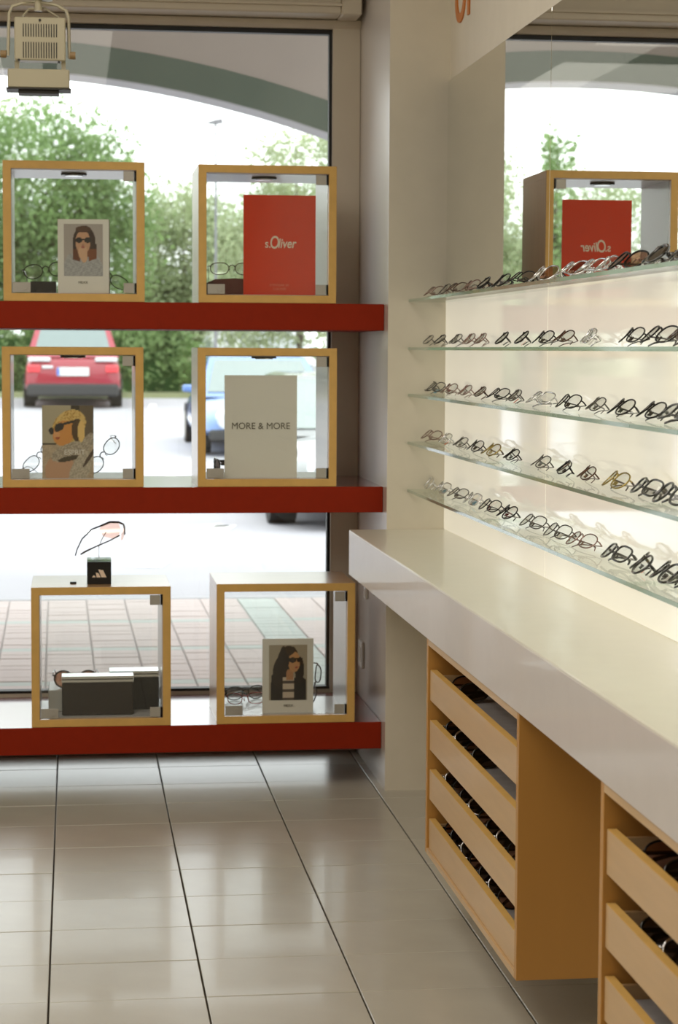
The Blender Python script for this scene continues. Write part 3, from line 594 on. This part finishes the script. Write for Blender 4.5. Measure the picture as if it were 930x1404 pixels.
for s_, px in ((-1, 6), (1, 98)): MB().cyl((u(px-4), .025, vz(88)), (u(px+4), .025, vz(88)), .010, 14).build('yoke_knob', 'knob_brass', fl_)
MB().cyl((u(53), .025, vz(30)), (u(53), .025, vz(16)), .010, 16).cyl((u(60), .025, vz(16)), (u(60), .025, .21), .024, 20).build('swivel_mount', 'lamp_body', fl_)
tr_ = MB().box((-3.0, fy+.0, 2.38), (.6, fy+.05, 2.415)).box((-2.2, fy+.018, 2.415), (-2.18, fy+.032, ZC)).box((.3, fy+.018, 2.415), (.32, fy+.032, ZC)).build('light_track', 'lamp_body'); tag(tr_, 'cream lighting track above the window floodlight', 'light track')

# ------------------------------------------------------------------ arcade outside
YN, YF = 10.1, 10.32; ACX, AR = -.45, 5.3; AZ = 2.583-AR; HALF = 2.35
def arc(R_, a0=-HALF, a1=HALF, n=28, half=None): return [(ACX+x, AZ+math.sqrt(R_*R_-x*x)) for x in [a0+(a1-a0)*i/n for i in range(n+1)]]
ZTOPA = 3.35
pc = arc(AR)
ar = empty('arcade_wall', (ACX, YN, 0)); struct(ar)
def shift(poly): return [(x-ACX, z) for x, z in poly]
wl = MB(); up_ = arc(AR+.145)
for i in range(len(up_)-1):
    q = shift([up_[i], up_[i+1]]); wl.prism([q[0], q[1], (q[1][0], ZTOPA), (q[0][0], ZTOPA)], 1, 0, YF-YN)
zsp = up_[0][1]
wl.box((-HALF-.6, 0, 0), (-HALF, YF-YN, ZTOPA)).box((HALF, 0, 0), (HALF+.6, YF-YN, ZTOPA)).box((-HALF-6, 0, 2.9), (-HALF-.6, YF-YN, ZTOPA)).box((HALF+.6, 0, 2.2), (HALF+6, YF-YN, ZTOPA))
wl.build('arcade_masonry', 'arcade_plaster', ar)
bd = MB(); so = MB()
for i in range(len(pc)-1):
    a, b_, c_, d_ = shift([pc[i], pc[i+1], up_[i+1], up_[i]]); bd.prism([a, b_, c_, d_], 1, -.004, YF-YN-.001)
    so.prism([(a[0], a[1]-.008), (b_[0], b_[1]-.008), b_, a], 1, .0, YF-YN+.01)
bd.build('arch_band', 'arcade_green', ar); so.build('arch_soffit', 'arcade_soffit', ar)
struct(MB().box((-8, YW+.3, 3.35), (6, YF+.3, 3.5)).build('arcade_ceiling', 'arcade_plaster'))
struct(MB().box((XP-.02, YW+.3, 0), (1.9, YW+.34, 3.35)).box((-8, YW+.3, 0), (-3.7, YW+.34, 3.35)).build('outer_wall', 'arcade_plaster'))
# brick paving
pv = struct(MB().box((-6, YW+.08, -.14), (5, YF+.02, -.006)).build('pavement', 'joint'))
bw, bd_ = .188, .097; rotp = Matrix.Rotation(math.radians(.45), 4, 'Z'); piv = Vector((.06, 10.05, 0))
bmesh_r = [MB().box((0, 0, -.012), (bw-.006, bd_-.004, 0), bev=.0025).mesh('brick', m_) for m_ in ('brick_rose', 'brick_grey')]
far = MB(); cnt = 0
for i in range(-26, 20):
    for j in range(0, 38):
        x = .064+i*bw; y = 10.30-(j+1)*bd_
        if y < YW+.36: continue
        grey = (i % 9 == 4) or (j % 9 in (8,))
        P_ = piv + rotp.to_3x3() @ (Vector((x, y, 0))-piv)
        if -3 <= i <= 4 and cnt < 300:
            o = bpy.data.objects.new('brick', bmesh_r[1 if grey else 0]); COL.objects.link(o); o.parent = pv; cnt += 1
            o.location = (P_.x, P_.y, random.uniform(-.002, .001)); o.rotation_euler = (0, 0, math.radians(.45)+random.uniform(-.004, .004))
        else:
            far.box((P_.x, P_.y, -.012), (P_.x+bw-.006, P_.y+bd_-.004, 0), mi=1 if grey else 0)
tag(far.build('brick_field', ['brick_rose', 'brick_grey'], pv), kind='stuff')
# kerb and ground
struct(MB().box((-14, YF+.02, -.3), (12, YF+.14, -.004), bev=.01).build('kerb_strip', 'arcade_soffit'))
def gz(y):
    pts = [(10, -.085), (26, -.085), (36, .19), (46, .42), (80, .9)]
    for (a, za), (b_, zb_) in zip(pts, pts[1:]):
        if y <= b_: return za+(zb_-za)*max(0, y-a)/(b_-a)
    return .9
gr = MB(); yys = [10.4, 18, 26, 29, 33, 36, 40.4]
for a, b_ in zip(yys, yys[1:]): gr.add([(-60, a, gz(a)), (60, a, gz(a)), (60, b_, gz(b_)), (-60, b_, gz(b_))], [(0, 1, 2, 3)])
struct(gr.build('road', 'asphalt'))
struct(MB().add([(-60, 40.4, gz(40.4)), (60, 40.4, gz(40.4)), (60, 40.5, gz(40.4)+.1), (-60, 40.5, gz(40.4)+.1), (60, 90, 1.0), (-60, 90, 1.0)], [(0, 1, 2, 3), (3, 2, 4, 5)]).build('grass_bank', 'bank'))
mk = MB()
def stripe(x0, y0, x1, y1, w=.12):
    d = Vector((x1-x0, y1-y0, 0)).normalized(); n_ = Vector((-d.y, d.x, 0))*w/2; N = 6
    for i in range(N):
        a = Vector((x0, y0, 0)).lerp(Vector((x1, y1, 0)), i/N); b_ = Vector((x0, y0, 0)).lerp(Vector((x1, y1, 0)), (i+1)/N)
        mk.add([(q.x, q.y, gz(q.y)+.003) for q in (a-n_, a+n_, b_+n_, b_-n_)], [(0, 1, 2, 3)])
stripe(-1.5, 14.2, 1.15, 15.6, .22); stripe(.45, 12.6, 1.15, 15.6, .16); stripe(1.15, 32, 1.45, 38); stripe(-1.25, 32, -1.55, 38); stripe(-5, 24, 6, 24); stripe(.9, 19, 1.15, 25)
struct(mk.build('road_marking', 'road_paint'))

# ------------------------------------------------------------------ cars
def loft(stations, mb, capm=True):
    n = len(stations[0]); vs = [p_ for s_ in stations for p_ in s_]; fs = []
    for i in range(len(stations)-1):
        for k in range(n-1): fs.append((i*n+k, i*n+k+1, (i+1)*n+k+1, (i+1)*n+k))
        fs.append((i*n+n-1, i*n, (i+1)*n, (i+1)*n+n-1))
    fs += [tuple(range(n))[::-1], tuple((len(stations)-1)*n+k for k in range(n))]
    mb.add(vs, fs); return mb
def car(name, label, loc, rz, L, Wd, Hc, paint, rear_detail=True, hatch=True):
    r = empty(name, loc, (0, 0, rz)); tag(r, label, 'car', 'parked cars outside')     # local: rear bumper at y=0, front at y=L
    hw = Wd/2; belt = Hc*.62
    def sec(y, zb_, zt_, k): return [(-hw*k*.9, y, zb_), (-hw*k, y, zb_+.12), (-hw*k, y, zt_*.62), (-hw*k*.95, y, zt_-.06), (-hw*k*.80, y, zt_), (hw*k*.80, y, zt_), (hw*k*.95, y, zt_-.06), (hw*k, y, zt_*.62), (hw*k, y, zb_+.12), (hw*k*.9, y, zb_)]
    st_ = [sec(0, .28, belt*.72, .90), sec(.06, .22, belt*.9, .95), sec(.14, .2, belt*.98, .97), sec(.6, .18, belt, 1), sec(L*.5, .18, belt, 1), sec(L*.70, .18, belt*.97, 1), sec(L*.78, .18, belt*.93, .99), sec(L-.35, .2, belt*.8, .96), sec(L-.08, .22, belt*.66, .9), sec(L, .28, belt*.52, .84)]
    b_ = loft(st_, MB()).build('car_body', paint, r, True); md = b_.modifiers.new('s', 'SUBSURF'); md.levels = md.render_levels = 1
    def top(y, w0, z): return [(-hw*w0, y, belt-.04), (-hw*w0*.86, y, z), (hw*w0*.86, y, z), (hw*w0, y, belt-.04)]
    yr0, yr1, yf1, yf0 = (.10, .42, L*.52, L*.74) if hatch else (.5, 1.1, L*.52, L*.72)
    cab = MB(); w0 = .93; w1 = .72
    base = [(-hw*w0, yr0, belt-.05), (hw*w0, yr0, belt-.05), (hw*w0, yf0, belt-.05), (-hw*w0, yf0, belt-.05)]
    roof = [(-hw*w1, yr1, Hc-.03), (hw*w1, yr1, Hc-.03), (hw*w1, yf1, Hc-.02), (-hw*w1, yf1, Hc-.02)]
    mid = [(-hw*w1*.9, yr1+.25, Hc), (hw*w1*.9, yr1+.25, Hc), (hw*w1*.9, yf1-.25, Hc), (-hw*w1*.9, yf1-.25, Hc)]
    cab.add(base+roof+mid, [(0, 1, 5, 4), (1, 2, 6, 5), (2, 3, 7, 6), (3, 0, 4, 7), (4, 5, 9, 8), (5, 6, 10, 9), (6, 7, 11, 10), (7, 4, 8, 11), (8, 9, 10, 11)])
    cab.build('car_roof', paint, r)
    def pane(a, b2, c, d, k0, k1, t0, t1, nm, off):
        P3 = [Vector(v) for v in (a, b2, c, d)]
        def q(s_, t): return (P3[0]*(1-s_)+P3[1]*s_)*(1-t)+(P3[3]*(1-s_)+P3[2]*s_)*t + Vector(off)
        MB().add([q(k0, t0), q(k1, t0), q(k1, t1), q(k0, t1)], [(0, 1, 2, 3)]).build(nm, 'car_glass', r)
    pane(base[0], base[1], roof[1], roof[0], .07, .93, .14, .9, 'rear_window', (0, -.012, .004))
    pane(base[2], base[3], roof[3], roof[2], .06, .94, .12, .93, 'windscreen', (0, .012, .004))
    for s_, (a, b2, c, d) in ((1, (base[1], base[2], roof[2], roof[1])), (-1, (base[3], base[0], roof[0], roof[3]))):
        pane(a, b2, c, d, .06, .47, .16, .88, 'side_window', (s_*.012, 0, .003)); pane(a, b2, c, d, .52, .93, .16, .88, 'side_window', (s_*.012, 0, .003))
    for x in (-1, 1):
        for y in (.72, L-.82):
            w = MB().cyl((x*(hw-.20), y, .30), (x*(hw+.005), y, .30), .30, 24).build('wheel', 'tyre', r); MB().cyl((x*(hw+.004), y, .30), (x*(hw+.012), y, .30), .19, 16).build('hubcap', 'steel', w)
        MB().box((x*(hw-.02), yf0-.38, belt+.01), (x*(hw+.13), yf0-.28, belt+.10), bev=.02).build('side_mirror', paint if paint != 'car_red' else 'lamp_clear', r)
    MB().box((-hw*.93, -.05, .20), (hw*.93, .10, .42), bev=.04).build('rear_bumper', 'bumper_dark' if rear_detail else paint, r)
    MB().box((-hw*.85, L-.10, .2), (hw*.85, L+.02, .34), bev=.03).build('front_bumper', 'bumper_dark', r)
    for x in (-1, 1):
        MB().box((x*hw*.66, -.01, belt*.66), (x*hw*.92, .05, belt*.80), bev=.015).build('tail_light', 'tail_red', r)
        if rear_detail: MB().box((x*hw*.45, .0, belt*.87), (x*hw*.9, .07, belt*.95), bev=.01).build('upper_light', 'lamp_clear', r)  # pale bars stand in for the reflection on the hatch
        MB().tube([(x*hw*.62, L-.16, belt*.62), (x*hw*.62, L+.01, belt*.58)], [.12, .10], 16).build('headlight', 'lamp_clear', r)
    pl = MB().box((-.28, -.025, belt*.60), (.28, -.005, belt*.60+.15), bev=.004).build('licence_plate', 'plate', r)
    MB().box((-.275, -.03, belt*.60+.008), (-.235, -.026, belt*.60+.142)).build('plate_band', 'plate_blue', pl)
    MB().box((-.26, L+.02, .36), (.26, L+.03, .47)).build('front_plate', 'plate', r)
    if rear_detail: MB().box((-hw*.62, -.012, belt*.74), (-hw*.40, .03, belt*.79), bev=.008).build('boot_badge', 'lamp_clear', r); MB().tube([(-.25, -.01, belt*1.03), (.10, .02, belt*1.10)], .01, 6).build('rear_wiper', 'case_black', r)
    return r
X36 = -.005
car('hatchback', 'red hatchback seen from behind in front of the green hedge', (X36, 36.4, gz(37)), 0, 4.0, 1.72, 1.50, 'car_red')
car('small_car', 'pale blue small car facing the shop window', (2.42, 29.2, -.085), PI, 3.7, 1.78, 1.25, 'car_blue', False)
car('coupe', 'low grey car nearest the arcade, behind the middle red board', (2.38, 19.2, -.085), PI, 4.2, 1.78, 1.14, 'car_grey', False)
car('white_car', 'white car far behind the blue car', (3.4, 44.5, gz(42)), PI+.2, 4.2, 1.7, 1.45, 'car_white', False)

# ------------------------------------------------------------------ planting
def leaves(blobs, n, size, name, m_, parent, dens=1.):
    tot = sum(b[3]*b[4]*b[5] for b in blobs); V = []; F = []
    for (cx, cy, cz, rx, ry, rz) in blobs:
        k = int(n*rx*ry*rz/tot)
        cl = RNG.normal(size=(max(6, k//22), 3)); cl /= np.linalg.norm(cl, axis=1)[:, None]; cl *= RNG.uniform(.25, 1, (len(cl), 1))**.45
        pts = cl[RNG.integers(0, len(cl), k)] + RNG.normal(size=(k, 3))*.13
        pts = pts*np.array([rx, ry, rz]) + np.array([cx, cy, cz])
        a = RNG.normal(size=(k, 3)); a /= np.linalg.norm(a, axis=1)[:, None]; b_ = np.cross(a, RNG.normal(size=(k, 3))); b_ /= np.linalg.norm(b_, axis=1)[:, None]
        s_ = size*RNG.uniform(.6, 1.4, (k, 1)); base = len(V)*0
        q = np.stack([pts-a*s_, pts+b_*s_*.5, pts+a*s_, pts-b_*s_*.5], 1).reshape(-1, 3); V.append(q)
    V = np.concatenate(V); me = bpy.data.meshes.new(name); nf = len(V)//4
    me.vertices.add(len(V)); me.vertices.foreach_set('co', V.ravel()); me.loops.add(len(V)); me.loops.foreach_set('vertex_index', np.arange(len(V), dtype=np.int32))
    me.polygons.add(nf); me.polygons.foreach_set('loop_start', np.arange(0, len(V), 4, dtype=np.int32)); me.polygons.foreach_set('loop_total', np.full(nf, 4, dtype=np.int32))
    me.materials.append(MAT[m_]); me.update(calc_edges=True); me.validate()
    o = bpy.data.objects.new(name, me); COL.objects.link(o); o.parent = parent; o['kind'] = 'stuff'; return o
def tree(X, Y, blobs, n, size, m_, label, trunk=.12, name='tree'):
    z = gz(Y); r = empty(name, (X, Y, z)); tag(r, label, 'tree', 'trees beyond the car park')
    ct_ = Vector((blobs[0][0], blobs[0][1], blobs[0][2])); mb = MB().tube([(0, 0, -.1), (.02, 0, ct_.z*.4), (ct_.x*.6, ct_.y*.6, ct_.z*.8), tuple(ct_)], [trunk, trunk*.8, trunk*.6, trunk*.3], 8)
    for b_ in blobs:
        for k in range(4):
            a = random.uniform(0, 2*PI); e = Vector((b_[0]+math.cos(a)*b_[3]*.7, b_[1]+math.sin(a)*b_[4]*.7, b_[2]+random.uniform(-.1, .75)*b_[5]))
            s_ = Vector((ct_.x*.5, ct_.y*.5, ct_.z*.7)); mb.tube([s_, s_.lerp(e, .5)+Vector((0, 0, .1)), e], [trunk*.4, trunk*.25, trunk*.1], 5)
    mb.build('trunk', 'bark', r); leaves(blobs, n, size, 'foliage', m_, r); return r
tree(-.98, 44.6, [(-.1, 0, 4.2, 2.4, 1.6, 1.9), (.9, 0, 2.6, 1.8, 1.4, 1.3), (-1.4, 0, 2.6, 1.6, 1.4, 1.6), (1.5, 0, 3.7, 1.35, 1., .95)], 36000, .065, 'leaf', 'large leafy tree behind the top left display case', .16)
tree(2.55, 48, [(0, 0, 3.0, 1.45, 1, 1.5), (.7, 0, 1.8, 1.4, 1, .9), (-.5, 0, 1.4, 1.2, 1, .9)], 22000, .065, 'leaf_pale', 'small rounded pale tree between the two top display cases', .1)
tree(4.35, 40, [(0, 0, 3.1, 1.7, 1.1, 1.1), (.2, 0, 4.3, 1.35, .9, 1.0), (-.8, 0, 1.9, 1.3, 1, 1.1), (1.4, 0, 2.4, 1.2, 1, 1.5)], 19000, .055, 'leaf_pale', 'airy pale tree behind the red card case', .1)
tree(7.9, 44, [(0, 0, 3.2, 2.2, 2, 1.8)], 9000, .08, 'leaf', 'broad green tree beyond the pillar', .14)
tree(-5.75, 39, [(0, 0, 3.2, .75, .8, 1.9), (.2, 0, 1.6, 1.0, 1, 1.1), (-.5, 0, 2.0, .9, .8, 1.2)], 13000, .055, 'leaf_pale', 'tall narrow tree seen in the mirror beside the pillar reflection', .08)
tree(-6.41, 36, [(0, 0, 3.9, .35, .3, 1.5), (0, 0, 2.4, .5, .4, .9)], 2200, .055, 'leaf', 'thin young sapling seen in the mirror', .04)
tree(-9.6, 44.5, [(0, 0, 3.4, 1.9, 1.2, 1.4), (1.6, 0, 2.6, 1.0, 1.2, 1.3), (-1.8, 0, 1.8, 1.8, 1.2, 1.2)], 12000, .055, 'leaf_pale', 'sparse pale tree seen in the mirror beyond the sapling', .08)
tree(-4.0, 49, [(0, 0, 2.6, 1.7, 1.4, 1.6)], 9000, .08, 'leaf_dark', 'dark green tree left of the large leafy tree', .12)
hd_ = empty('hedge', (-1.0, 41.5, gz(41.5))); tag(hd_, 'dense clipped green hedge behind the red hatchback', 'hedge')
leaves([(x*.62, 0, .72, .52, .55, .85) for x in range(-12, 6)], 22000, .07, 'hedge_leaves', 'leaf', hd_)
MB().box((-7.8, -.25, -.1), (3.1, .25, 1.15)).build('hedge_core', 'leaf_dark', hd_)
h2 = empty('shrub_row', (5.6, 50, gz(50))); tag(h2, 'low shrubs far behind the blue car', 'shrubs')
leaves([(x*.9, 0, .8, .8, .6, 1.0) for x in range(-3, 8)], 6000, .09, 'shrub_leaves', 'leaf_pale', h2)
# street lamp
p = onY(296, 168, 33); sl = empty('street_lamp', (p.x, 33, gz(33))); tag(sl, 'tall grey street lamp between the trees', 'street lamp')
hz = p.z-gz(33)
MB().tube([(0, 0, -.2), (0, 0, hz-.02)], [.03, .016], 10).build('lamp_post', 'post_grey', sl); 
MB().prism([(-.17, -.01), (-.02, .04), (.10, .06), (.11, -.01), (-.02, -.03)], 1, -.06, .06).build('lamp_head', 'post_grey', sl, loc=(0, 0, hz))
